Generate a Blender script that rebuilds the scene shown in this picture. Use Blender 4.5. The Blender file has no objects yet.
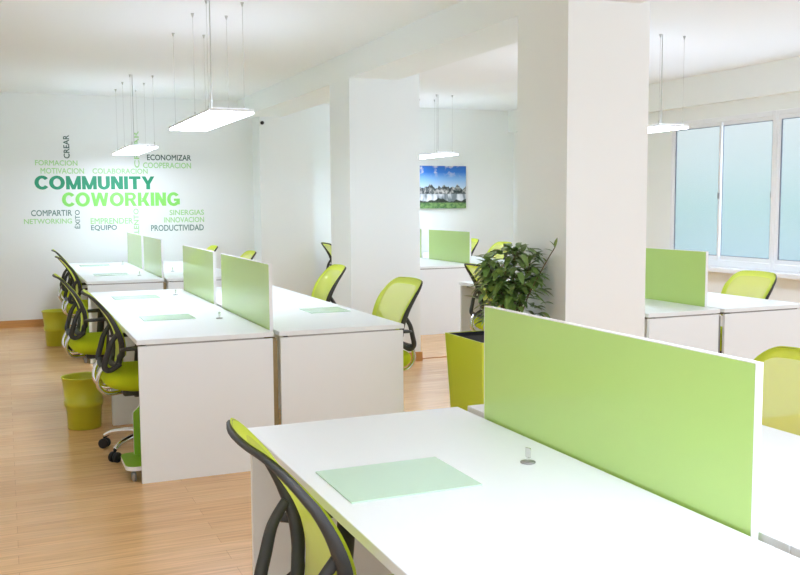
import bpy, bmesh, math, random
from mathutils import Vector, Matrix
random.seed(7)
PI = math.pi
C = bpy.context.scene.collection
SC = bpy.context.scene

# ------------------------------------------------------------------ materials
def lin(c):
    return tuple(((v/255)/12.92 if v/255 <= .04045 else ((v/255+.055)/1.055)**2.4) for v in c)
def mat(name, rgb, rough=.5, metal=0., spec=.5, bump=0., bscale=200., coat=0., var=0.):
    m = bpy.data.materials.new(name); m.use_nodes = True
    nt = m.node_tree; b = nt.nodes['Principled BSDF']
    col = (*lin(rgb), 1)
    b.inputs['Base Color'].default_value = col
    b.inputs['Roughness'].default_value = rough
    b.inputs['Metallic'].default_value = metal
    b.inputs['Specular IOR Level'].default_value = spec
    b.inputs['Coat Weight'].default_value = coat
    tc = nt.nodes.new('ShaderNodeTexCoord')
    if bump:
        n = nt.nodes.new('ShaderNodeTexNoise'); n.inputs['Scale'].default_value = bscale
        nt.links.new(tc.outputs['Object'], n.inputs['Vector'])
        bp = nt.nodes.new('ShaderNodeBump'); bp.inputs['Strength'].default_value = bump; bp.inputs['Distance'].default_value = .002
        nt.links.new(n.outputs['Fac'], bp.inputs['Height']); nt.links.new(bp.outputs['Normal'], b.inputs['Normal'])
    if var:
        n2 = nt.nodes.new('ShaderNodeTexNoise'); n2.inputs['Scale'].default_value = 9
        nt.links.new(tc.outputs['Object'], n2.inputs['Vector'])
        mx = nt.nodes.new('ShaderNodeMix'); mx.data_type = 'RGBA'
        mx.inputs['A'].default_value = tuple(v*(1-var) for v in col[:3])+(1,)
        mx.inputs['B'].default_value = tuple(min(1, v*(1+var)) for v in col[:3])+(1,)
        nt.links.new(n2.outputs['Fac'], mx.inputs['Factor']); nt.links.new(mx.outputs['Result'], b.inputs['Base Color'])
    return m

def emit_mat(name, rgb, s):
    m = bpy.data.materials.new(name); m.use_nodes = True
    nt = m.node_tree; b = nt.nodes['Principled BSDF']
    b.inputs['Base Color'].default_value = (.9, .9, .9, 1)
    b.inputs['Emission Color'].default_value = (*rgb, 1); b.inputs['Emission Strength'].default_value = s
    return m

def veil_mat(name, rgb, clear, rough=.6):
    """a woven or frosted surface: partly see-through"""
    m = bpy.data.materials.new(name); m.use_nodes = True
    nt = m.node_tree; b = nt.nodes['Principled BSDF']; out = nt.nodes['Material Output']
    b.inputs['Base Color'].default_value = (*lin(rgb), 1); b.inputs['Roughness'].default_value = rough
    tr = nt.nodes.new('ShaderNodeBsdfTransparent'); tr.inputs['Color'].default_value = (1, 1, 1, 1)
    tl = nt.nodes.new('ShaderNodeBsdfTranslucent'); tl.inputs['Color'].default_value = (*lin(rgb), 1)
    m1 = nt.nodes.new('ShaderNodeMixShader'); m1.inputs[0].default_value = .35
    nt.links.new(b.outputs[0], m1.inputs[1]); nt.links.new(tl.outputs[0], m1.inputs[2])
    m2 = nt.nodes.new('ShaderNodeMixShader'); m2.inputs[0].default_value = clear
    nt.links.new(m1.outputs[0], m2.inputs[1]); nt.links.new(tr.outputs[0], m2.inputs[2])
    nt.links.new(m2.outputs[0], out.inputs['Surface'])
    return m

def floor_mat():
    m = bpy.data.materials.new('laminate_floor'); m.use_nodes = True
    nt = m.node_tree; b = nt.nodes['Principled BSDF']; L = nt.links.new
    tc = nt.nodes.new('ShaderNodeTexCoord')
    br = nt.nodes.new('ShaderNodeTexBrick')
    br.offset = .37; br.inputs['Scale'].default_value = 1
    br.inputs['Brick Width'].default_value = 1.25; br.inputs['Row Height'].default_value = .095
    br.inputs['Mortar Size'].default_value = .0012; br.inputs['Bias'].default_value = 0
    br.inputs['Color1'].default_value = (*lin((245, 203, 150)), 1)
    br.inputs['Color2'].default_value = (*lin((234, 188, 134)), 1)
    br.inputs['Mortar'].default_value = (*lin((212, 166, 116)), 1)
    L(tc.outputs['Object'], br.inputs['Vector'])
    mp = nt.nodes.new('ShaderNodeMapping'); mp.inputs['Scale'].default_value = (1.3, 26, 1)
    L(tc.outputs['Object'], mp.inputs['Vector'])
    n = nt.nodes.new('ShaderNodeTexNoise'); n.inputs['Scale'].default_value = 2.2; n.inputs['Detail'].default_value = 6
    L(mp.outputs[0], n.inputs['Vector'])
    mx = nt.nodes.new('ShaderNodeMix'); mx.data_type = 'RGBA'; mx.blend_type = 'MULTIPLY'
    mx.inputs['Factor'].default_value = .45
    rp = nt.nodes.new('ShaderNodeValToRGB'); rp.color_ramp.elements[0].color = (.55, .48, .42, 1); rp.color_ramp.elements[1].color = (1.15, 1.12, 1.1, 1)
    rp.color_ramp.elements[0].position = .3; rp.color_ramp.elements[1].position = .7
    L(n.outputs['Fac'], rp.inputs[0]); L(br.outputs['Color'], mx.inputs['A']); L(rp.outputs[0], mx.inputs['B'])
    L(mx.outputs['Result'], b.inputs['Base Color'])
    b.inputs['Roughness'].default_value = .27
    return m

def wood_mat(name, rgb):
    m = mat(name, rgb, .4)
    nt = m.node_tree; b = nt.nodes['Principled BSDF']; L = nt.links.new
    tc = nt.nodes.new('ShaderNodeTexCoord'); mp = nt.nodes.new('ShaderNodeMapping'); mp.inputs['Scale'].default_value = (2, 2, 60)
    n = nt.nodes.new('ShaderNodeTexNoise'); n.inputs['Scale'].default_value = 2
    L(tc.outputs['Object'], mp.inputs[0]); L(mp.outputs[0], n.inputs['Vector'])
    mx = nt.nodes.new('ShaderNodeMix'); mx.data_type = 'RGBA'; c = lin(rgb)
    mx.inputs['A'].default_value = (c[0]*.8, c[1]*.75, c[2]*.7, 1); mx.inputs['B'].default_value = (c[0]*1.1, c[1]*1.1, c[2]*1.1, 1)
    L(n.outputs['Fac'], mx.inputs['Factor']); L(mx.outputs['Result'], b.inputs['Base Color'])
    return m

def picture_mat():
    """park lake under a blue sky, painted from noise and height ramps (canvas is 0..1 in generated space)"""
    m = bpy.data.materials.new('park_photo'); m.use_nodes = True
    nt = m.node_tree; b = nt.nodes['Principled BSDF']; L = nt.links.new; N = nt.nodes.new
    b.inputs['Roughness'].default_value = .5
    tc = N('ShaderNodeTexCoord'); sp = N('ShaderNodeSeparateXYZ'); L(tc.outputs['Generated'], sp.inputs[0])
    def noise(scale, sx=1, sz=1, det=3):
        mp = N('ShaderNodeMapping'); mp.inputs['Scale'].default_value = (sx, 0, sz); L(tc.outputs['Generated'], mp.inputs[0])
        n = N('ShaderNodeTexNoise'); n.inputs['Scale'].default_value = scale; n.inputs['Detail'].default_value = det
        L(mp.outputs[0], n.inputs['Vector']); return n.outputs['Fac']
    def ramp(src, stops):
        r = N('ShaderNodeValToRGB'); e = r.color_ramp.elements
        while len(e) < len(stops): e.new(.5)
        for i, (p, c) in enumerate(stops): e[i].position = p; e[i].color = (*(lin(c) if max(c) > 1 else c), 1)
        L(src, r.inputs[0]); return r.outputs[0]
    def mix(f, a, bb):
        x = N('ShaderNodeMix'); x.data_type = 'RGBA'; L(f, x.inputs['Factor']); L(a, x.inputs['A']); L(bb, x.inputs['B']); return x.outputs['Result']
    def math_(op, a, v):
        x = N('ShaderNodeMath'); x.operation = op
        L(a, x.inputs[0])
        if isinstance(v, (int, float)): x.inputs[1].default_value = v
        else: L(v, x.inputs[1])
        return x.outputs[0]
    z = sp.outputs['Z']
    sky = ramp(z, [(.45, (196, 214, 226)), (.68, (130, 176, 220)), (.85, (44, 116, 198)), (1, (30, 96, 180))])
    cl = math_('MULTIPLY', ramp(noise(3.2, 1.2, 1.6, 4), [(.5, (0, 0, 0)), (.6, (1, 1, 1))]), ramp(z, [(.72, (0, 0, 0)), (.86, (1, 1, 1))]))
    sky = mix(cl, sky, ramp(z, [(0, (226, 214, 208)), (1, (214, 206, 206))]))
    town = ramp(noise(9, 1.3, 1, 4), [(.36, (34, 42, 44)), (.47, (78, 86, 88)), (.55, (150, 150, 146)), (.66, (206, 204, 200))])
    line = math_('ADD', math_('MULTIPLY', noise(7, 1, 0, 4), .5), .27)
    is_town = ramp(math_('SUBTRACT', line, z), [(0, (0, 0, 0)), (.02, (1, 1, 1))])
    pic = mix(is_town, sky, town)
    water = ramp(noise(10, 1, .25, 2), [(.4, (120, 130, 136)), (.52, (196, 202, 206)), (.62, (226, 228, 230))])
    pic = mix(ramp(z, [(.33, (1, 1, 1)), (.35, (0, 0, 0))]), pic, water)
    tl = math_('ADD', math_('MULTIPLY', noise(3.6, 1, 0, 2), .36), .02)
    pic = mix(ramp(math_('SUBTRACT', tl, z), [(0, (0, 0, 0)), (.02, (1, 1, 1))]), pic, ramp(noise(20, 1, 1, 2), [(.4, (26, 34, 30)), (.6, (60, 72, 58))]))
    pic = mix(ramp(z, [(.12, (1, 1, 1)), (.15, (0, 0, 0))]), pic, ramp(noise(14, 1, 1, 2), [(.35, (70, 112, 62)), (.6, (124, 162, 96))]))
    L(pic, b.inputs['Base Color'])
    return m

M = {
 'paint': mat('white_wall_paint', (238, 241, 238), .75, spec=.25, bump=.05, bscale=300),
 'ceil': mat('white_ceiling_paint', (243, 246, 246), .8, spec=.2, bump=.05, bscale=300),
 'floor': floor_mat(),
 'skirt': wood_mat('oak_skirting', (206, 152, 88)),
 'white': mat('white_melamine', (235, 240, 240), .38, spec=.45),
 'whiteedge': mat('white_aluminium_edge', (240, 240, 238), .35, spec=.5),
 'steel': mat('grey_steel', (150, 150, 146), .4, metal=.6),
 'olive': mat('channel_slot_shade', (150, 132, 92), .45, metal=.4),  # channel metal, in the tone of shade and floor inside the slot
 'green': mat('green_acrylic', (190, 225, 124), .32, spec=.7, coat=.5),
 'mat': mat('pale_green_glass', (196, 226, 202), .16, spec=.6),
 'limepl': mat('lime_plastic', (182, 205, 38), .35, spec=.5, var=.03),
 'pot': mat('lime_planter', (204, 220, 56), .32, spec=.5),
 'bin': mat('olive_lime_plastic', (196, 198, 48), .35, spec=.5, var=.04),
 'seat': mat('lime_seat_fabric', (200, 216, 30), .85, spec=.2, bump=.35, bscale=420),
 'meshband': veil_mat('lime_mesh_hem', (214, 230, 62), .05),
 'net': veil_mat('lime_mesh_net', (226, 240, 98), .30),
 'black': mat('black_chair_plastic', (62, 62, 59), .5, spec=.4, bump=.12, bscale=500),
 'chrome': mat('chrome', (225, 225, 225), .12, metal=1),
 'rubber': mat('black_rubber', (30, 30, 30), .6),
 'rubber2': mat('grey_gasket', (92, 100, 112), .6),
 'cable': mat('grey_wire', (205, 206, 202), .4, metal=.5),
 'lampbody': mat('lamp_housing', (236, 236, 234), .4),
 'glow': emit_mat('lamp_diffuser', (.88, .97, 1.22), 12.0),
 'glow_fill': emit_mat('added_ceiling_glow', (.88, .97, 1.22), 1.8),  # added glow that brightens the ceiling
 'pvc': mat('white_pvc_frame', (236, 238, 240), .35, spec=.5),
 'soil': mat('dark_soil', (36, 32, 28), .95, bump=.8, bscale=60),
 'bark': mat('plant_bark', (104, 88, 62), .8),
 'leaf': mat('glossy_leaf', (106, 136, 66), .3, spec=.6, var=.6),
 'teal': mat('teal_vinyl', (34, 150, 108), .32),
 'lime_v': mat('light_green_vinyl', (142, 226, 108), .35),
 'pale_v': mat('pale_green_vinyl', (172, 218, 150), .4),
 'grey_v': mat('grey_green_vinyl', (108, 140, 128), .4),
 'dark_v': mat('dark_green_vinyl', (62, 96, 84), .4),
 'picture': picture_mat(),
 'canvas': mat('canvas_edge', (60, 66, 70), .7),
}
def pane_mat():
    m = bpy.data.materials.new('frosted_window_film'); m.use_nodes = True
    nt = m.node_tree; b = nt.nodes['Principled BSDF']; out = nt.nodes['Material Output']
    b.inputs['Base Color'].default_value = (*lin((214, 228, 232)), 1); b.inputs['Roughness'].default_value = .25
    tr = nt.nodes.new('ShaderNodeBsdfTransparent'); tr.inputs['Color'].default_value = (.96, .985, .985, 1)
    mx = nt.nodes.new('ShaderNodeMixShader'); mx.inputs[0].default_value = .82
    nt.links.new(b.outputs[0], mx.inputs[1]); nt.links.new(tr.outputs[0], mx.inputs[2]); nt.links.new(mx.outputs[0], out.inputs['Surface'])
    return m
M['pane'] = pane_mat()

# ------------------------------------------------------------------ mesh helpers
class MB:
    def __init__(s): s.bm = bmesh.new()
    def box(s, x0, x1, y0, y1, z0, z1, bev=0., mi=0):
        r = bmesh.ops.create_cube(s.bm, size=1)
        vs = r['verts']
        for v in vs: v.co = Vector(((x0+x1)/2+v.co.x*(x1-x0), (y0+y1)/2+v.co.y*(y1-y0), (z0+z1)/2+v.co.z*(z1-z0)))
        fs = {f for v in vs for f in v.link_faces}
        for f in fs: f.material_index = mi
        if bev: bmesh.ops.bevel(s.bm, geom=list({e for f in fs for e in f.edges}), offset=bev, segments=2, affect='EDGES', profile=.5)
        return s
    def ring_sweep(s, rings, closed=False, caps=True, mi=0, smooth=True):
        vr = [[s.bm.verts.new(p) for p in r] for r in rings]; n = len(vr[0])
        m = len(vr)
        for i in range(m if closed else m-1):
            a, b = vr[i], vr[(i+1) % m]
            for j in range(n):
                f = s.bm.faces.new((a[j], a[(j+1) % n], b[(j+1) % n], b[j])); f.smooth = smooth; f.material_index = mi
        if caps and not closed:
            s.bm.faces.new(vr[0][::-1]).material_index = mi; s.bm.faces.new(vr[-1]).material_index = mi
        return s
    def tube(s, pts, r, seg=10, closed=False, flat=None, ref=Vector((0, 1, 0)), mi=0):
        """r: radius or list; flat=(a,b) multiplies the section along ref-normal / ref"""
        pts = [Vector(p) for p in pts]; n = len(pts); rings = []
        for i, p in enumerate(pts):
            if closed: t = pts[(i+1) % n]-pts[i-1]
            else: t = pts[min(i+1, n-1)]-pts[max(i-1, 0)]
            t.normalize()
            b = ref if not callable(ref) else ref(i)
            u = t.cross(b)
            if u.length < 1e-3: u = t.orthogonal()
            u.normalize(); w = u.cross(t).normalized()
            rr = r[i] if isinstance(r, (list, tuple)) else r
            fa, fb = flat or (1, 1)
            rings.append([p+u*math.cos(2*PI*k/seg)*rr*fa+w*math.sin(2*PI*k/seg)*rr*fb for k in range(seg)])
        return s.ring_sweep(rings, closed=closed, mi=mi)
    def lathe(s, prof, cx=0, cy=0, seg=32, mi=0, caps=True):
        rings = [[Vector((cx+r*math.cos(2*PI*k/seg), cy+r*math.sin(2*PI*k/seg), z)) for k in range(seg)] for r, z in prof]
        return s.ring_sweep(rings, caps=caps, mi=mi)
    def build(s, name, mats, parent=None, smooth=None):
        bmesh.ops.recalc_face_normals(s.bm, faces=s.bm.faces[:])
        if smooth is not None:
            for f in s.bm.faces: f.smooth = smooth
        me = bpy.data.meshes.new(name); s.bm.to_mesh(me); s.bm.free()
        for m in (mats if isinstance(mats, (list, tuple)) else [mats]): me.materials.append(m)
        o = bpy.data.objects.new(name, me); C.objects.link(o)
        if parent: o.parent = parent
        return o

def spline(pts, n=8):
    P = [Vector(p) for p in pts]; out = []
    for i in range(len(P)-1):
        p0 = P[max(i-1, 0)]; p1 = P[i]; p2 = P[i+1]; p3 = P[min(i+2, len(P)-1)]
        for k in range(n):
            t = k/n
            out.append(.5*((2*p1)+(p2-p0)*t+(2*p0-5*p1+4*p2-p3)*t*t+(3*p1-p0-3*p2+p3)*t**3))
    out.append(P[-1]); return out

def tag(o, label, cat, group=None):
    o['label'] = label; o['category'] = cat
    if group: o['group'] = group
    return o
def thing(name, label, cat, loc=(0, 0, 0), rz=0, group=None):
    o = bpy.data.objects.new(name, None); C.objects.link(o); o.empty_display_size = .1
    o.location = loc; o.rotation_euler = (0, 0, rz)
    return tag(o, label, cat, group)
def struct(o): o['kind'] = 'structure'; return o
def sbox(name, m, *a):
    return struct(MB().box(*a).build(name, m))
def dup(root, loc, rz, label, scale=None):
    r = root.copy(); C.objects.link(r); r.location = loc; r.rotation_euler = (0, 0, rz); r['label'] = label
    def rec(src, dst):
        for ch in src.children:
            c = ch.copy(); C.objects.link(c); c.parent = dst; rec(ch, c)
    rec(root, r); return r

# ------------------------------------------------------------------ setting
XL, XR, YB, YN, ZC = -1.5, 6.7, 11.65, -2.4, 2.70
sbox('floor', M['floor'], XL-.2, XR+.2, YN-.2, YB+.2, -.1, 0)
sbox('ceiling', M['ceil'], XL-.2, XR+.2, YN-.2, YB+.2, ZC, ZC+.1)
sbox('wall_back', M['paint'], XL-.2, XR+.2, YB, YB+.2, 0, ZC)
sbox('wall_left', M['paint'], XL-.2, XL, YN-.2, YB, 0, ZC)
# right wall: window band between sill and lintel
WY0, WY1, WZ0, WZ1 = -2.2, 8.24, .75, 2.26
b = MB(); b.box(XR, XR+.06, YN-.2, YB, 0, WZ0); b.box(XR, XR+.06, YN-.2, YB, WZ1, ZC)
b.box(XR, XR+.06, WY1, YB, WZ0, WZ1); b.box(XR, XR+.06, YN-.2, WY0, WZ0, WZ1)
struct(b.build('wall_right', M['paint']))
sbox('trim_1', M['paint'], XR-.09, XR, YN, YB, 2.40, ZC)          # lintel box over the windows
sbox('trim_2', M['pvc'], XR-.16, XR, YN, 8.3, WZ0-.04, WZ0)           # window ledge
# unseen rear wall behind the camera; broad opening invented to let light in
b = MB(); b.box(XL, XR, YN-.2, YN, 0, .4); b.box(XL, XR, YN-.2, YN, 2.5, ZC)
b.box(XL, XL+.3, YN-.2, YN, .4, 2.5); b.box(XR-.3, XR, YN-.2, YN, .4, 2.5); b.box(2.4, 2.8, YN-.2, YN, .4, 2.5)
struct(b.build('wall_front', M['paint']))
# columns and the beam on them
sbox('column_1', M['paint'], 2.75, 3.27, 4.22, 4.74, 0, ZC)
sbox('column_2', M['paint'], 2.75, 3.405, 7.57, 8.09, 0, ZC)
sbox('column_3', M['paint'], 2.93, 3.62, 11.3, YB, 0, ZC)
b = MB()
for y0, y1 in ((YN, 4.22), (4.74, 7.57), (8.09, YB)): b.box(2.75, 3.2, y0, y1, 2.48, ZC)
struct(b.build('beam', M['paint']))
def skirting(name, *boxes):
    b = MB()
    for a in boxes: b.box(*a)
    return struct(b.build(name, M['skirt']))
skirting('baseboard_back', (XL, 2.93, YB-.014, YB, 0, .085), (3.62, XR, YB-.014, YB, 0, .085))
skirting('baseboard_left', (XL, XL+.014, YN, YB, 0, .085))
skirting('baseboard_right', (XR-.014, XR, YN, YB, 0, .085))
for i, (x0, x1, y0, y1) in enumerate(((2.75, 3.27, 4.22, 4.74), (2.75, 3.405, 7.57, 8.09))):
    skirting('trim_%d' % (i+3), (x0-.014, x1+.014, y0-.014, y0, 0, .085), (x0-.014, x1+.014, y1, y1+.014, 0, .085),
             (x0-.014, x0, y0, y1, 0, .085), (x1, x1+.014, y0, y1, 0, .085))
skirting('trim_5', (3.42, 6.6, 7.66, 7.70, 0, .006))                  # floor joint strip
skirting('trim_6', (2.916, 3.634, 11.286, 11.3, 0, .085))

# windows: pairs of sliding leaves in white frames
def window(n, y0, y1):
    b = MB(); x0, x1 = XR-.005, XR+.045; t = .035
    b.box(x0, x1, y0, y0+t, WZ0, WZ1, .006); b.box(x0, x1, y1-t, y1, WZ0, WZ1, .006)
    b.box(x0, x1, y0+t, y1-t, WZ0, WZ0+.07, .006); b.box(x0, x1, y0+t, y1-t, WZ1-.05, WZ1, .006)
    f = struct(b.build('window_%d' % n, M['pvc']))
    ym = (y0+y1)/2
    for k, (a, c) in enumerate(((y0+t, ym+.02), (ym-.02, y1-t))):
        xo = XR+.002+.022*(1-k); s = .028; b = MB(); za, zb = WZ0+.07, WZ1-.05
        b.box(xo, xo+.022, a, a+s, za, zb); b.box(xo, xo+.022, c-s, c, za, zb)
        b.box(xo, xo+.022, a+s, c-s, za, za+.04); b.box(xo, xo+.022, a+s, c-s, zb-.035, zb)
        sash = b.build('sash', M['pvc'], f)
        MB().box(xo+.008, xo+.014, a+s, c-s, za+.04, zb-.035).build('pane', M['pane'], sash)
        g = MB(); pa, pb, qa, qb = a+s, c-s, za+.04, zb-.035
        for q in ((pa, pa+.007, qa, qb), (pb-.007, pb, qa, qb), (pa, pb, qb-.006, qb), (pa, pb, qa, qa+.004)): g.box(xo+.004, xo+.016, *q)
        g.build('gasket', M['rubber2'], sash)
        MB().box(xo-.014, xo, a+.008, a+.028, 1.44, 1.50, .004).build('window_latch', M['steel'], sash)
for i in range(7):
    y1 = WY1-i*1.486
    window(i+1, y1-1.486, y1)

# ------------------------------------------------------------------ desks
def desk(label, x0, x1, y0, y1, group):
    """one white workstation: worktop, two gable panels, fixing rails under the top"""
    t = thing('desk', label, 'desk', ((x0+x1)/2, (y0+y1)/2, 0), 0, group)
    cx, cy = (x0+x1)/2, (y0+y1)/2; hx, hy = (x1-x0)/2, (y1-y0)/2
    MB().box(-hx, hx, -hy+.001, hy-.001, .715, .74, .002).build('worktop', M['white'], t)
    for s in (-1, 1):
        ya, yb = sorted((s*(hy-.006), s*(hy-.026)))
        p = MB().box(-hx+.008, hx-.004, ya, yb, .0, .706, .0015).build('end_panel', M['white'], t)
    rl = MB()
    for x in (-hx+.06, hx-.1): rl.box(x, x+.04, -hy+.03, hy-.03, .692, .7155)
    for y in (-hy+.008, hy-.024): rl.box(-hx+.05, hx-.05, y, y+.016, .70, .7155)
    rl.build('fixing_rail', M['steel'], t)
    return t
def bench(key, xa, xm0, xm1, xb, ys, names, group):
    for i in range(len(ys)-1):
        desk(names[2*i], xa, xm0, ys[i], ys[i+1], group)
        desk(names[2*i+1], xm1, xb, ys[i], ys[i+1], group)
    # metal channel in the slot between the two rows
    b = MB(); g0, g1 = xm0+.004, xm1-.004
    b.box(g0, g1, ys[0]+.04, ys[-1]-.04, .62, .70)
    for y in (ys[0]+.03, ys[-1]-.05): b.box(xm0-.0035, xm1-.0035, y, y+.02, 0, .69)  # added end plates close the slot, coloured like its shaded inside
    o = b.build('cable_channel', M['steel' if key in 'RM' else 'olive'])
    return o
G = 'white bench desks'
ch = [
 bench('N', .655, 1.372, 1.408, 2.10, (-.05, 1.35, 2.75), [
  'white desk nearest the camera at the bottom edge, left of the channel', 'white desk at the bottom right corner beyond the large green divider',
  'large white foreground desk with pale green mat, left of the green divider', 'white foreground desk behind the large green divider, yellow chair at it'], G),
 bench('A', .588, 1.296, 1.326, 2.05, (4.78, 6.18, 7.58), [
  'white desk at the front left end of the middle left bench', 'white desk at the front right end of the middle left bench',
  'white desk at the back left of the middle left bench', 'white desk at the back right of the middle left bench'], G),
 bench('B', .655, 1.325, 1.355, 2.07, (8.66, 10.06, 11.46), [
  'white desk at the front left of the bench nearest the lettered wall', 'white desk at the front right of the bench nearest the lettered wall',
  'white desk directly under the lettered wall, left side', 'white desk directly under the lettered wall, right side'], G),
 bench('R', 3.58, 4.13, 4.165, 4.83, (4.58, 5.90, 7.15), [
  'white desk beside the square column, left of its green divider', 'white desk right of the green divider by the windows',
  'white desk behind the potted plant with a bare beige end panel', 'white desk by the windows hidden behind the square column'], G),
 bench('M', 4.03, 4.735, 4.765, 5.44, (9.05, 10.33, 11.6), [
  'white desk below the park picture with its end panel facing front', 'white desk right of the divider below the park picture',
  'white desk against the far wall below the park picture', 'white desk against the far wall right of the park picture'], G)]
for o, l in zip(ch, ('grey metal channel between the foreground desks below the large divider', 'metal channel between the desks of the middle left bench',
                     'metal channel between the desks nearest the lettered wall', 'metal channel between the desks by the windows', 'metal channel between the desks below the park picture')):
    tag(o, l, 'cable channel', 'cable channels between desk rows')

def divider(label, x, y0, y1, zt=1.095):
    t = thing('desk_divider', label, 'divider', (x, (y0+y1)/2, 0), 0, 'green desk dividers')
    h = (y1-y0)/2; zb = .705
    MB().box(-.0090, .0090, -h+.0025, h-.0025, zb+.004, zt-.0025).build('panel', M['green'], t)
    b = MB(); w = .0093
    b.box(-w, w, -h, -h+.0025, zb, zt); b.box(-w, w, h-.0025, h, zb, zt); b.box(-w, w, -h+.0025, h-.0025, zt-.0025, zt)
    b.build('edge_frame', M['whiteedge'], t)
divider('large green divider on the foreground desks', 1.390, 1.425, 2.58)
divider('green divider at the front of the middle left bench', 1.311, 4.88, 6.08)
divider('second green divider of the middle left bench, behind the front one', 1.311, 6.33, 7.50)
divider('green divider at the front of the bench nearest the lettered wall', 1.340, 8.80, 9.98)
divider('farthest green divider, right under the lettering', 1.340, 10.14, 11.36)
divider('green divider beside the window desks, right of the square column', 4.1475, 4.73, 5.82)
divider('pale green divider below the park picture', 4.75, 9.20, 10.28)
divider('green divider at the far wall seen as a sliver by the column', 4.75, 10.50, 11.5)

def desk_mat(label, cx, cy, sx, sy, rz=0):
    o = MB().box(-sx/2, sx/2, -sy/2, sy/2, 0, .004, .001).build('desk_mat', M['mat'])
    o.location = (cx, cy, .74); o.rotation_euler.z = rz
    tag(o, label, 'desk mat', 'pale green desk mats')
desk_mat('pale green mat on the large foreground desk', .868, 2.075, .335, .268)
desk_mat('pale green mat on the front left desk of the middle bench', .88, 5.67, .30, .25)
desk_mat('pale green mat on the back left desk of the middle bench', .87, 7.02, .32, .26)
desk_mat('pale green mat on the front right desk of the middle bench', 1.86, 5.62, .26, .26)
desk_mat('pale green mat on the front left desk nearest the lettered wall', .94, 9.43, .32, .26)
desk_mat('farthest pale green mat directly below the wall lettering', .92, 10.9, .32, .26)

def clip(label, x, y, z=.74):
    t = thing('cable_clip', label, 'clip', (x, y, z), .2, 'small upright desk clips')
    MB().lathe([(.0, 0), (.02, 0), (.02, .003), (.006, .005), (.0, .005)], seg=16).build('base', M['steel'], t)
    b = MB(); b.tube(spline([(0, 0, .003), (0, 0, .018), (.001, 0, .028), (.006, 0, .036)], 4), .0035, 8)
    b.box(-.003, .003, -.009, .009, .014, .040, .002)
    b.build('post', M['chrome'], t)
clip('small metal clip standing on the large foreground desk', 1.238, 2.07)
clip('small metal clip on the front left desk of the middle bench', 1.16, 5.50)
clip('small metal clip on the back left desk of the middle bench', 1.165, 7.07)
clip('small metal clip on the front left desk nearest the lettered wall', 1.18, 9.2)
clip('small metal clip on the far left desk below the wall lettering', 1.23, 11.0)
clip('small metal clip on the front right desk nearest the lettered wall', 1.56, 9.6)

# ------------------------------------------------------------------ task chair
PROF = [(-.205, .515), (-.192, .60), (-.198, .68), (-.222, .75), (-.262, .82), (-.312, .885), (-.358, .94)]   # x, z up the back
WID = [(.515, .160), (.60, .195), (.70, .218), (.80, .232), (.88, .232), (.94, .225)]
def interp(tab, z):
    for (a, va), (c, vc) in zip(tab, tab[1:]):
        if z <= c: 
            k = (z-a)/(c-a); return va+(vc-va)*k
    return tab[-1][1]
PS = spline([(x, 0, z) for x, z in PROF], 8)
PT = [(p.z, p.x) for p in PS]
def back_pt(y, z, off=0):
    w = interp(WID, z)
    x = interp(PT, z)+.035*(y/w)**2
    return Vector((x+off, y, z))
def outline(inset=0., n=14):
    """closed outline of the backrest in (y, z), rounded top and bottom corners"""
    z0, z1 = .515+inset, .94-inset
    pts = []
    rt, rb = .085-inset*.6, .06-inset*.6
    def half(sg):
        r = []
        w0 = interp(WID, z0)-inset
        for k in range(n//2+1):                       # bottom corner
            a = -PI/2+PI/2*k/(n//2); r.append((sg*(w0-rb+rb*math.cos(a)), z0+rb+rb*math.sin(a)))
        for k in range(1, n):
            z = z0+rb+(z1-rt-z0-rb)*k/n; r.append((sg*(interp(WID, z)-inset), z))
        w1 = interp(WID, z1)-inset
        for k in range(n//2+1):                       # top corner
            a = PI/2*k/(n//2); r.append((sg*(w1-rt+rt*math.cos(a)), z1-rt+rt*math.sin(a)))
        return r
    R = half(1); Lh = half(-1)[::-1]
    mid_t = [(R[-1][0]*(1-2*k/6), z1+.004*math.sin(PI*k/6)) for k in range(1, 6)]
    mid_b = [(Lh[-1][0]*(1-2*k/6), z0) for k in range(1, 6)]
    return R+mid_t+Lh+mid_b
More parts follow.
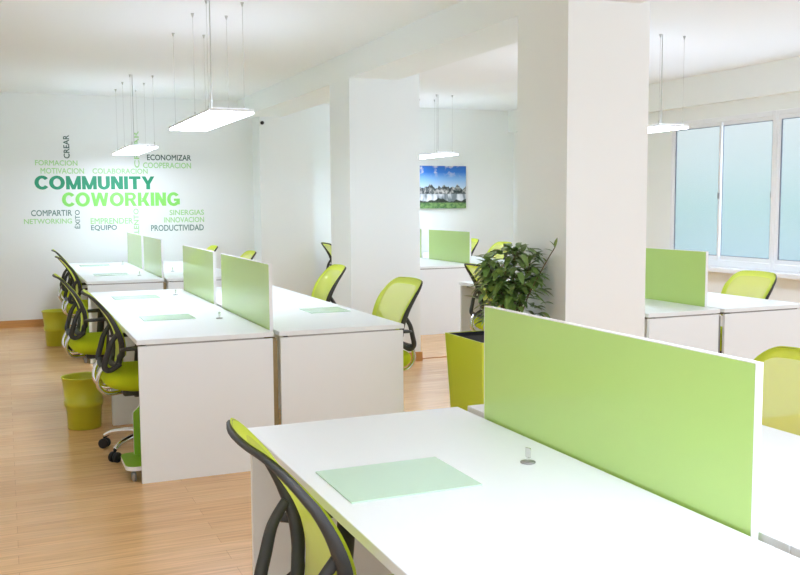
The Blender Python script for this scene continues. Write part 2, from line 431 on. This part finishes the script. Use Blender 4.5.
def make_chair(label):
    t = thing('task_chair', label, 'office chair', (0, 0, 0), 0, 'lime mesh task chairs')
    # seat: thick cushion with rounded rim
    b = MB(); rings = []
    nU, nV = 40, 14
    def se(v, e): return math.copysign(abs(v)**e, v)
    for i in range(1, nV):
        a = -PI/2+PI*i/nV; r = []
        for k in range(nU):
            u = 2*PI*k/nU
            x = .27*se(math.cos(a), .55)*se(math.cos(u), .55); y = .245*se(math.cos(a), .55)*se(math.sin(u), .55)
            z = .440+.066*se(math.sin(a), .8)
            if x > 0: z -= .035*(x/.25)**3
            else: z += .012*(x/.25)**2
            r.append(Vector((x, y, z)))
        rings.append(r)
    b.ring_sweep(rings); b.build('seat', M['seat'], t)
    b = MB(); b.box(-.17, .19, -.18, .18, .36, .40, .012); b.box(-.10, .10, -.07, .07, .33, .38, .01)
    b.tube([(.02, -.07, .36), (.02, -.26, .355), (.02, -.30, .36)], .007, 8)
    b.build('seat_mechanism', M['black'], t)
    # backrest net with hem
    b = MB(); o1, o2 = outline(.002), outline(.042)
    n = len(o1)
    def ring(o, off): return [b.bm.verts.new(back_pt(y, z, off)) for y, z in o]
    r1, r2 = ring(o1, .008), ring(o2, .010)
    for j in range(n):
        f = b.bm.faces.new((r1[j], r1[(j+1) % n], r2[(j+1) % n], r2[j])); f.smooth = True
    prev = r2
    for s in (.75, .5, .25):
        zc = .735
        rr = [b.bm.verts.new(back_pt(y*s, zc+(z-zc)*s, .010)) for y, z in o2]
        for j in range(n):
            f = b.bm.faces.new((prev[j], prev[(j+1) % n], rr[(j+1) % n], rr[j])); f.smooth = True; f.material_index = 1
        prev = rr
    f = b.bm.faces.new(prev); f.material_index = 1; f.smooth = True
    b.build('backrest', [M['meshband'], M['net']], t)
    # frame behind the net: thin at the top, deep at the sides
    b = MB(); o = outline(.012); rings = []
    for j, (y, z) in enumerate(o):
        p = back_pt(y, z, 0)
        ta = back_pt(*o[(j+1) % n])-back_pt(*o[j-1]); ta.normalize()
        nx = Vector((1, 0, 0)); nx = (nx-ta*nx.dot(ta)).normalized(); sd = ta.cross(nx)
        k = max(0, min(1, (.93-z)/.2)); hw = .006+.008*k; d = .009+.016*k
        c = [(hw, .004), (hw, -d*.7), (hw*.5, -d), (-hw*.5, -d), (-hw, -d*.7), (-hw, .004)]
        rings.append([p+sd*a+nx*e for a, e in c])
    b.ring_sweep(rings, closed=True)
    b.build('back_frame', M['black'], t)
    # lower yoke: a loop on either side splitting off the frame
    b = MB()
    for s in (-1, 1):
        path = spline([back_pt(s*.200, .715, -.016), Vector((-.230, s*.195, .66)), Vector((-.250, s*.187, .595)), Vector((-.265, s*.178, .54)),
                       Vector((-.252, s*.172, .515)), Vector((-.225, s*.170, .515)), back_pt(s*.172, .545, -.012)], 6)
        m_ = len(path)
        b.tube(path, [.0125+.004*math.sin(PI*i/(m_-1)) for i in range(m_)], 10, flat=(1, .8))
    b.tube(spline([(-.256, -.172, .527), (-.270, -.08, .522), (-.272, 0, .522), (-.270, .08, .522), (-.256, .172, .527)], 5), .013, 10, ref=Vector((0, 0, 1)))
    b.build('back_yoke', M['black'], t)
    for s in (-1, 1):
        b = MB(); b.tube(spline([(-.268, s*.12, .522), (-.292, s*.12, .475), (-.294, s*.115, .42), (-.25, s*.105, .372), (-.16, s*.09, .374)], 6), .0125, 10)
        b.build('support_bar', M['chrome'], t)
    # armrests
    for s in (-1, 1):
        b = MB()
        b.tube(spline([(-.03, s*.18, .385), (-.03, s*.255, .39), (-.03, s*.285, .44), (-.02, s*.288, .55), (-.015, s*.285, .635)], 6),
               .021, 10, flat=(1.2, .6), ref=Vector((0, 1, 0)))
        a = b.build('armrest', M['black'], t)
        b = MB(); rings = []
        for x, w, h in ((-.19, .018, .006), (-.17, .032, .010), (-.07, .040, .013), (.03, .040, .013), (.09, .034, .011), (.11, .018, .006)):
            zc = .640+.010*(x+.19)/.3
            rings.append([Vector((x, s*.285+w*math.cos(2*PI*k/12), zc+h*math.sin(2*PI*k/12))) for k in range(12)])
        b.ring_sweep(rings); b.build('arm_pad', M['black'], a)
    b = MB(); b.lathe([(.028, .10), (.028, .24), (.018, .245), (.018, .34)], seg=20); b.build('gas_lift', M['chrome'], t)
    b = MB(); b.lathe([(.03, .068), (.05, .07), (.05, .12), (.034, .135)], seg=24); base = b.build('base', M['chrome'], t)
    for k in range(5):
        a = 2*PI*k/5+1.32; ca, sa = math.cos(a), math.sin(a)
        P = spline([(ca*.03, sa*.03, .105), (ca*.13, sa*.13, .112), (ca*.24, sa*.24, .098), (ca*.295, sa*.295, .072)], 5)
        MB().tube(P, [.022-.009*i/(len(P)-1) for i in range(len(P))], 10, ref=Vector((-sa, ca, 0))).build('base_leg', M['chrome'], t)
        b = MB(); x, y = ca*.295, sa*.295
        tx, ty = -sa, ca
        for q in (-.015, .015):
            rr = []
            for w_, r_ in ((-.010, .022), (-.008, .029), (.008, .029), (.010, .022)):
                rr.append([Vector((x+tx*(q+w_)+ca*r_*math.cos(2*PI*j/16), y+ty*(q+w_)+sa*r_*math.cos(2*PI*j/16), .030+r_*math.sin(2*PI*j/16))) for j in range(16)])
            b.ring_sweep(rr)
        b.lathe([(.008, .03), (.008, .075)], x, y, 8)
        b.build('caster', M['rubber'], t)
    return t
chairs = [  # x, y, turn, label
 (.782, 1.90, -.03, 'lime mesh chair at the foreground desk, cut by the bottom edge'),
 (.74, 5.45, 0, 'lime chair at the front left desk, nearest the round wastebasket'),
 (.655, 6.86, .02, 'lime chair second from the front along the left aisle'),
 (.79, 9.33, .05, 'third lime chair along the left aisle, partly behind the second'),
 (.82, 10.70, .0, 'farthest lime chair along the left aisle by the lettered wall'),
 (2.05, 5.43, PI+.06, 'lime chair on the right of the middle bench, its back before the column'),
 (2.06, 6.86, PI-.05, 'lime chair beyond the back right desk of the middle bench'),
 (1.99, 9.35, PI, 'chair top peeking over the front divider of the middle left bench'),
 (1.90, 10.75, PI, 'chair top peeking past the second divider of the middle left bench'),
 (2.23, 2.42, PI-.10, 'yellow mesh chair behind the large green divider at the right edge'),
 (4.80, 5.30, PI, 'pale lime chair by the windows at the right desk'),
 (3.72, 6.50, 0, 'lime chair with dark rim behind the green planter and plant'),
 (3.96, 10.9, 0, 'chair top with dark rim peeking out left of the wide column'),
 (5.25, 9.90, PI, 'lime chair back showing just above the plant leaves'),
 (5.40, 11.03, PI, 'sliver of a lime chair right of the pale divider under the picture'),
]
c0 = make_chair(chairs[0][3]); c0.location = (chairs[0][0], chairs[0][1], 0); c0.rotation_euler.z = chairs[0][2]
for x, y, rz, l in chairs[1:]:
    o = dup(c0, (x, y, 0), rz, l)
    if 'right edge' in l or 'by the windows' in l: o.scale.z = .955

# ------------------------------------------------------------------ computer trolleys, bins
def trolley(label, x, y, rz=0):
    t = thing('computer_trolley', label, 'computer holder', (x, y, 0), rz, 'green computer trolleys')
    def slab(name, pts, axis, a0, a1):
        b = MB()
        for mi, (i0, i1) in ((0, (a0, a1)),):
            lo = [b.bm.verts.new((p[0], i0, p[1]) if axis == 'y' else (p[0], p[1], i0)) for p in pts]
            hi = [b.bm.verts.new((p[0], i1, p[1]) if axis == 'y' else (p[0], p[1], i1)) for p in pts]
            b.bm.faces.new(lo[::-1]); b.bm.faces.new(hi); n = len(pts)
            for j in range(n):
                f = b.bm.faces.new((lo[j], lo[(j+1) % n], hi[(j+1) % n], hi[j])); f.material_index = 1
        return b.build(name, [M['limegreen'], M['whiteedge']], t)
    pts = []
    for cx, cy, a in ((.09, .10, 0), (-.09, .10, PI/2), (-.09, -.10, PI), (.09, -.10, 3*PI/2)):
        for k in range(6): 
            q = a+PI/2*k/5; pts.append((cx+.05*math.cos(q), cy+.05*math.sin(q)))
    slab('base_plate', pts, 'z', .06, .082)
    slab('back_plate', [(-.07, .082), (.115, .082), (.115, .35), (-.03, .35), (-.07, .31)], 'y', .10, .118)
    for sx in (-1, 1):
        for sy in (-1, 1):
            b = MB(); x_, y_ = sx*.10, sy*.11
            b.box(x_-.012, x_+.012, y_-.024, y_+.024, .0, .046, .009); b.lathe([(.008, .04), (.008, .062)], x_, y_, 8)
            b.build('caster', M['steel'], t)
M['limegreen'] = mat('apple_green_board', (138, 190, 44), .4)
trolley('green computer trolley sticking out at the front left desk corner', .665, 4.975)
trolley('green computer trolley behind the round wastebasket', .72, 7.38)
trolley('green computer trolley at the front of the far bench', .73, 8.87)

def bin_(label, x, y, s=1):
    t = thing('wastebasket', label, 'wastebasket', (x, y, 0), 0, 'round green wastebaskets')
    b = MB()
    prof = [(.0, .004), (.104, .004), (.106, 0), (.110, .004), (.1185, .155), (.127, .158), (.130, .195), (.124, .200), (.139, .352), (.146, .354), (.147, .362), (.140, .364), (.136, .352), (.105, .012), (0, .012)]
    b.lathe([(max(r, .001)*s, z*s) for r, z in prof], seg=40); b.build('bucket', M['bin'], t)
    return t
bin_('round olive green wastebasket on the floor by the left aisle chairs', .425, 6.2, .92)
bin_('green wastebasket farther back against the lettered wall', .455, 10.0, .98)

# ------------------------------------------------------------------ planter with ficus
t = thing('planter', 'tall lime green square planter beside the column', 'planter', (2.515, 4.535, 0))
b = MB()
def sq(h, z): return [Vector((sx*h, sy*h, z)) for sx, sy in ((-1, -1), (1, -1), (1, 1), (-1, 1))]
b.ring_sweep([sq(.185, 0), sq(.222, .68), sq(.212, .68)], smooth=False, caps=False)
b.build('pot', M['pot'], t)
b = MB(); b.ring_sweep([sq(.205, .60), sq(.2115, .676), sq(.206, .676), sq(.202, .655)], smooth=False, caps=False); b.build('liner', M['rubber'], t)
b = MB(); b.ring_sweep([sq(.2025, .60), sq(.2025, .656)], smooth=False); b.build('soil', M['soil'], t)
t = thing('potted_ficus', 'dark green leafy ficus growing from the lime planter', 'plant', (2.55, 4.46, .656))
b = MB(); tips = []
rnd = random.Random(5)
for k in range(11):
    a = 2*PI*k/11+rnd.uniform(-.3, .3); rr = rnd.uniform(.05, .14); h = rnd.uniform(.30, .50)
    p = spline([(.03*math.cos(a), .03*math.sin(a), 0), (.05*math.cos(a), .05*math.sin(a), h*.45), (rr*math.cos(a), rr*math.sin(a), h*.85), (rr*1.2*math.cos(a), rr*1.2*math.sin(a), h)], 6)
    b.tube(p, [.006-.004*i/(len(p)-1) for i in range(len(p))], 6); tips.append(p)
tall = spline([(.02, -.02, 0), (.05, -.08, .22), (.10, -.18, .42), (.125, -.25, .525)], 6)
b.tube(tall, .003, 6)
b.build('stems', M['bark'], t)
b = MB()
def leaf(p, d, L, W, droop):
    d = d.normalized(); s = d.cross(Vector((0, 0, 1)))
    if s.length < .1: s = Vector((1, 0, 0))
    s.normalize(); up = s.cross(d)
    rows = []
    for i in range(6):
        k = i/5; c = p+d*L*k+Vector((0, 0, -droop*L*k*k))
        w = W*math.sin(PI*min(1, k*.9+.1))**.75*(1-k*.35) if i < 5 else 0.0006
        rows.append([b.bm.verts.new(c-s*w+up*w*.35), b.bm.verts.new(c), b.bm.verts.new(c+s*w+up*w*.35)])
    for r0, r1 in zip(rows, rows[1:]):
        for j in (0, 1):
            f = b.bm.faces.new((r0[j], r0[j+1], r1[j+1], r1[j])); f.smooth = True
def ok(q): return (-.26 < q.x < .185 or (q.x < .3 and q.y+4.46 < 4.19)) and q.z > .06
for p in tips:
    n = len(p)
    for i in range(8, n):
        for q in range(3):
            a = rnd.uniform(0, 2*PI); d = Vector((math.cos(a), math.sin(a), rnd.uniform(-.3, .6)))
            L = rnd.uniform(.06, .095)
            if ok(p[i]+d.normalized()*L): leaf(p[i], d, L, rnd.uniform(.017, .026), rnd.uniform(-.1, .6))
for _ in range(230):
    a = rnd.uniform(0, 2*PI); zz = rnd.uniform(.10, .52); rr = .18*math.sqrt(max(0, 1-((zz-.27)/.30)**2))*rnd.uniform(.6, 1)
    p = Vector((rr*math.cos(a), rr*math.sin(a), zz)); d = Vector((math.cos(a), math.sin(a), rnd.uniform(-.6, .7)))+Vector((rnd.uniform(-.7, .7), rnd.uniform(-.7, .7), 0))
    L = rnd.uniform(.06, .10)
    if ok(p+d.normalized()*L): leaf(p, d, L, rnd.uniform(.017, .026), rnd.uniform(0, .7))
for q in tall[10::3]:
    leaf(q, Vector((rnd.uniform(-1, .1), rnd.uniform(-1, .3), .5)), .06, .012, .3)
leaf(tall[-1], Vector((.05, -.3, 1)), .06, .013, .1); leaf(tall[-1], Vector((-.6, .2, .8)), .05, .012, .1)
b.build('foliage', M['leaf'], t)

# ------------------------------------------------------------------ pendant lamps
def pendant(label, x0, x1, y0, y1, ys, cable_r=.0015, z=1.985):
    cx, cy = (x0+x1)/2, (y0+y1)/2; hx, hy = (x1-x0)/2, (y1-y0)/2
    t = thing('pendant_light', label, 'ceiling light', (cx, cy, ZC), 0, 'flat panel pendant lights')
    zb = z-ZC
    b = MB(); b.box(-hx, hx, -hy, hy, zb+.012, zb+.03, .003)
    b.build('housing', M['lampbody'], t)
    MB().box(-hx+.004, hx-.004, -hy+.004, hy-.004, zb, zb+.012).build('diffuser', M['glow'], t)
    MB().box(-hx+.03, hx-.03, -hy+.03, hy-.03, zb+.03, zb+.034).build('added_uplight', M['glow_fill'], t)  # glowing top added to lift the ceiling brightness
    for y in ys:
        for s in (-1, 1):
            b = MB(); X = s*(hx-.03)
            b.tube([(X, y-cy, zb+.03), (X, y-cy, 0)], cable_r, 6, ref=Vector((1, 0, 0))); b.build('cable', M['cable'], t)
            MB().lathe([(.006, zb+.03), (.006, zb+.055), (.003, zb+.06)], X, y-cy, 10).build('cable_grip', M['cable'], t)
            MB().lathe([(.004, -.026), (.008, -.012), (.012, 0)], X, y-cy, 14).build('ceiling_mount', M['cable'], t)
    b = MB(); b.tube([(-hx+.05, ys[0]-cy, zb+.03), (-hx+.05, ys[0]-cy, 0)], .004, 6, ref=Vector((1, 0, 0))); b.build('power_cord', M['cable'], t)
pendant('long flat lamp hanging over the middle left bench', 1.20, 1.49, 5.86, 7.36, (6.0, 6.46, 7.24))
pendant('smaller looking flat lamp hanging before the wall lettering', 1.18, 1.46, 9.66, 11.2, (9.68, 10.30, 10.95))
pendant('flat lamp by the windows, right of the square column', 4.69, 4.98, 5.92, 7.42, (5.96, 6.5, 7.3))
pendant('added flat lamp, unseen above the camera, lighting the foreground desks', 1.20, 1.49, .0, 1.5, (.1, .7, 1.4))  # extra lamp out of view, added to brighten the foreground
pendant('flat lamp hanging above the park picture', 4.78, 5.05, 10.1, 11.55, (10.2, 10.7, 11.4))

# ------------------------------------------------------------------ wall lettering
def word(txt, x0, x1, z0, z1, m, label, vert=False, bold=.014):
    cu = bpy.data.curves.new('t', 'FONT'); cu.body = txt; cu.size = 1; cu.extrude = .01; cu.bevel_depth = bold; cu.bevel_resolution = 0; cu.resolution_u = 3
    o = bpy.data.objects.new('t', cu); C.objects.link(o)
    bpy.context.view_layer.update()
    me = bpy.data.meshes.new_from_object(o.evaluated_get(bpy.context.evaluated_depsgraph_get()))
    bpy.data.objects.remove(o); bpy.data.curves.remove(cu)
    V = [Vector((-v.co.y, v.co.x, v.co.z)) if vert else v.co.copy() for v in me.vertices]
    a0, a1 = min(v.x for v in V), max(v.x for v in V); b0, b1 = min(v.y for v in V), max(v.y for v in V)
    cx, cz = (x0+x1)/2, (z0+z1)/2
    for v, p in zip(me.vertices, V):
        v.co = Vector(((p.x-a0)/(a1-a0)*(x1-x0)+x0-cx, -.0015+(-.0015 if p.z > 0 else .0015), (p.y-b0)/(b1-b0)*(z1-z0)+z0-cz))
    me.materials.clear(); me.materials.append(m); me.name = 'wall_lettering'
    r = bpy.data.objects.new('wall_lettering', me); C.objects.link(r); r.location = (cx, YB, cz)
    tag(r, label, 'wall lettering', 'words of the wall mural')
def glyphs():
    """bold upright capitals as polygons in a box 1 high; returns letter -> (width, polygons)"""
    S, H = .265, .215
    def rect(x0, z0, x1, z1): return [(x0, z0), (x1, z0), (x1, z1), (x0, z1)]
    def slant(xa, za, xb, zb, w): return [(xa, za), (xa+w, za), (xb+w, zb), (xb, zb)]
    def arc(cx, cz, rx, rz, a0, a1, n=28):
        out = []
        for i in range(n):
            p = [math.radians(a0+(a1-a0)*(i+k)/n) for k in (0, 1)]
            q = lambda a, sx, sz: (cx+(rx-sx)*math.cos(a), cz+(rz-sz)*math.sin(a))
            out.append([q(p[0], 0, 0), q(p[0], S, H), q(p[1], S, H), q(p[1], 0, 0)])
        return out
    g = {}
    g['I'] = (S, [rect(0, 0, S, 1)])
    g['T'] = (.78, [rect(0, 1-H, .78, 1), rect(.39-S/2, 0, .39+S/2, 1-H)])
    g['N'] = (.80, [rect(0, 0, S, 1), rect(.80-S, 0, .80, 1), slant(.80-S-.02, 0, -.0+.02, 1, S)])
    g['M'] = (.96, [rect(0, 0, S*.9, 1), rect(.96-S*.9, 0, .96, 1), slant(.37, 0, .02, 1, .22), slant(.37, 0, .72, 1, .22)])
    g['W'] = (1.24, [slant(.20, 0, 0, 1, .24), slant(.20, 0, .50, 1, .24), slant(.80, 0, .50, 1, .24), slant(.80, 0, 1.0, 1, .24)])
    g['Y'] = (.88, [rect(.44-S/2, 0, .44+S/2, .45), slant(.44-S/2, .40, 0, 1, .26), slant(.44-S/2, .40, .62, 1, .26)])
    g['K'] = (.86, [rect(0, 0, S, 1), slant(S-.02, .30, .56, 1, .28), slant(.58, 0, .27, .58, .28)])
    g['R'] = (.86, [rect(0, 0, S, 1), rect(S, 1-.18, .48, 1), rect(S, .40, .48, .57), slant(.58, 0, .36, .42, .27)]+
              [[(.48+.32*math.cos(a)*1, .70+.30*math.sin(a)), (.48+.10*math.cos(a), .695+.125*math.sin(a)), (.48+.10*math.cos(b), .695+.125*math.sin(b)), (.48+.32*math.cos(b), .70+.30*math.sin(b))]
               for a, b in ((-PI/2+PI*i/14, -PI/2+PI*(i+1)/14) for i in range(14))])
    g['U'] = (.80, [rect(0, .36, S, 1), rect(.80-S, .36, .80, 1)]+arc(.40, .38, .40, .40, 180, 360))
    g['O'] = (1.0, arc(.50, .5, .50, .52, 0, 360, 44))
    g['C'] = (.85, arc(.48, .5, .48, .52, 38, 322, 40))
    g['G'] = (.96, arc(.48, .5, .48, .52, 38, 318, 40)+[rect(.50, .36, .94, .54), rect(.94-S, .10, .94, .54)])
    return g
GL = glyphs()
def big_word(txt, x0, x1, z0, z1, m, label, gap=.07):
    x = 0; tot = sum(GL[c][0] for c in txt)+gap*(len(txt)-1)
    sx = (x1-x0)/tot; cx, cz = (x0+x1)/2, (z0+z1)/2
    t = thing('wall_lettering', label, 'wall lettering', (cx, YB, cz), 0, 'words of the wall mural')
    for c in txt:
        b = MB()
        for i, poly in enumerate(GL[c][1]):
            P = [((x+px)*sx+x0-cx, pz*(z1-z0)+z0-cz) for px, pz in poly]; d = -.003-.00012*(i % 9)
            f_ = [b.bm.verts.new((p, d, q)) for p, q in P]; k_ = [b.bm.verts.new((p, 0, q)) for p, q in P]
            b.bm.faces.new(f_); n = len(P)
            for j in range(n): b.bm.faces.new((f_[j], k_[j], k_[(j+1) % n], f_[(j+1) % n]))
        x += GL[c][0]+gap
        b.build('letter', m, t)
big_word('COMMUNITY', .347, 1.706, 1.600, 1.756, M['teal'], 'large dark teal word COMMUNITY on the far wall')
big_word('COWORKING', .640, 2.007, 1.400, 1.562, M['lime_v'], 'large light green word COWORKING on the far wall')
word('CREAR', .677, .744, 1.96, 2.232, M['dark_v'], 'dark upright word CREAR at the top of the mural', True)
word('FORMACION', .362, .827, 1.876, 1.938, M['pale_v'], 'pale green word FORMACION above COMMUNITY on the left')
word('MOTIVACION', .418, .897, 1.782, 1.848, M['pale_v'], 'pale green word MOTIVACION directly above COMMUNITY')
word('COLABORACION', .992, 1.629, 1.785, 1.848, M['pale_v'], 'pale green word COLABORACION below the small lamp')
word('ECONOMIZAR', 1.627, 2.155, 1.95, 2.019, M['dark_v'], 'dark word ECONOMIZAR at the upper right of the mural')
word('COOPERACION', 1.577, 2.152, 1.855, 1.924, M['pale_v'], 'pale green word COOPERACION under ECONOMIZAR')
word('COMPARTIR', .296, .746, 1.29, 1.36, M['grey_v'], 'grey word COMPARTIR at the lower left of the mural')
word('NETWORKING', .217, .742, 1.20, 1.259, M['pale_v'], 'pale green word NETWORKING at the lower left of the mural')
word('ÉXITO', .765, .832, 1.139, 1.358, M['grey_v'], 'grey upright word beside COMPARTIR in the mural', True)
word('EMPRENDER', .951, 1.439, 1.189, 1.259, M['pale_v'], 'pale green word EMPRENDER above EQUIPO')
word('EQUIPO', .953, 1.25, 1.105, 1.176, M['grey_v'], 'grey word EQUIPO at the bottom of the mural')
word('SINERGIAS', 1.876, 2.297, 1.285, 1.35, M['pale_v'], 'pale green word SINERGIAS at the right of the mural')
word('INNOVACION', 1.807, 2.295, 1.195, 1.261, M['pale_v'], 'pale green word INNOVACION above PRODUCTIVIDAD')
word('PRODUCTIVIDAD', 1.649, 2.289, 1.093, 1.167, M['grey_v'], 'grey word PRODUCTIVIDAD at the lower right of the mural')
word('CREAR', 1.475, 1.536, 1.856, 2.297, M['pale_v'], 'pale green upright word behind the small lamp', True)
word('TALENTO', 1.447, 1.508, .953, 1.37, M['pale_v'], 'pale green upright word below COWORKING, meeting the far divider', True)

# ------------------------------------------------------------------ picture, sensor
t = thing('canvas_picture', 'square canvas of a park lake under blue sky on the far wall', 'picture', (5.579, YB, 1.628))
MB().box(-.348, .348, -.028, -.002, -.288, .288).build('canvas', M['canvas'], t)
MB().box(-.350, .350, -.032, -.028, -.290, .290).build('print', M['picture'], t)
o = MB().lathe([(.022, 0), (.022, .02), (.012, .034)], seg=16).build('wall_sensor', M['rubber'])
o.rotation_euler = (PI/2, 0, 0); o.location = (2.965, 11.3, 2.405)
tag(o, 'tiny dark round sensor high on the far column', 'sensor')

# ------------------------------------------------------------------ light
w = bpy.data.worlds.new('sky'); SC.world = w; w.use_nodes = True
nt = w.node_tree; bg = nt.nodes['Background']; N = nt.nodes.new; L = nt.links.new
tc = N('ShaderNodeTexCoord'); sp = N('ShaderNodeSeparateXYZ'); L(tc.outputs['Generated'], sp.inputs[0])
mp = N('ShaderNodeMapRange'); mp.inputs[1].default_value = -.16; mp.inputs[2].default_value = .16; L(sp.outputs['Z'], mp.inputs[0])
rp = N('ShaderNodeValToRGB'); e = rp.color_ramp.elements
e[0].position = 0; e[0].color = (*lin((150, 172, 190)), 1); e[1].position = 1; e[1].color = (*lin((206, 208, 211)), 1)
for p_, c_ in ((.3, (150, 174, 186)), (.48, (152, 180, 182)), (.62, (176, 190, 194)), (.78, (196, 200, 204))):
    q = e.new(p_); q.color = (*lin(c_), 1)
L(mp.outputs[0], rp.inputs[0]); L(rp.outputs[0], bg.inputs['Color']); bg.inputs['Strength'].default_value = 1.25
def area(name, loc, rot, sx, sy, power, col=(1, 1, 1)):
    l = bpy.data.lights.new(name, 'AREA'); l.shape = 'RECTANGLE'; l.size = sx; l.size_y = sy; l.energy = power; l.color = col
    o = bpy.data.objects.new(name, l); C.objects.link(o); o.location = loc; o.rotation_euler = rot
    return o
area('added_fill_rear', (2.4, YN-.35, 1.5), (PI/2, 0, 0), 7.6, 2.0, 75, (.88, .97, 1.22))  # added fill light outside the invented rear opening
area('daylight_windows', (XR+.35, 3.0, 1.5), (0, PI/2, 0), 1.5, 10, 100, (.84, .96, 1.27))

# ------------------------------------------------------------------ camera
cd = bpy.data.cameras.new('camera'); cam = bpy.data.objects.new('camera', cd); C.objects.link(cam)
f, yaw, pit, roll = 931.908, math.radians(22.967), math.radians(5.2009), math.radians(-.3590)
fw = Vector((math.sin(yaw)*math.cos(pit), math.cos(yaw)*math.cos(pit), -math.sin(pit)))
r = Vector((math.cos(yaw), -math.sin(yaw), 0)); u = r.cross(fw)
r2 = r*math.cos(roll)+u*math.sin(roll); u2 = -r*math.sin(roll)+u*math.cos(roll)
m3 = Matrix((r2, u2, -fw)).transposed()
cam.matrix_world = Matrix.Translation((0, 0, 1.42)) @ m3.to_4x4()
cd.sensor_width = 36; cd.lens = 36*f/800; cd.clip_start = .05; cd.clip_end = 100
SC.camera = cam
SC.view_settings.view_transform = 'Standard'; SC.view_settings.look = 'None'; SC.view_settings.gamma = 1
SC.view_settings.use_curve_mapping = False
SC.view_settings.exposure = 0.50
SC.cycles.max_bounces = 16; SC.cycles.diffuse_bounces = 10; SC.cycles.transparent_max_bounces = 12
SC.cycles.use_denoising = True
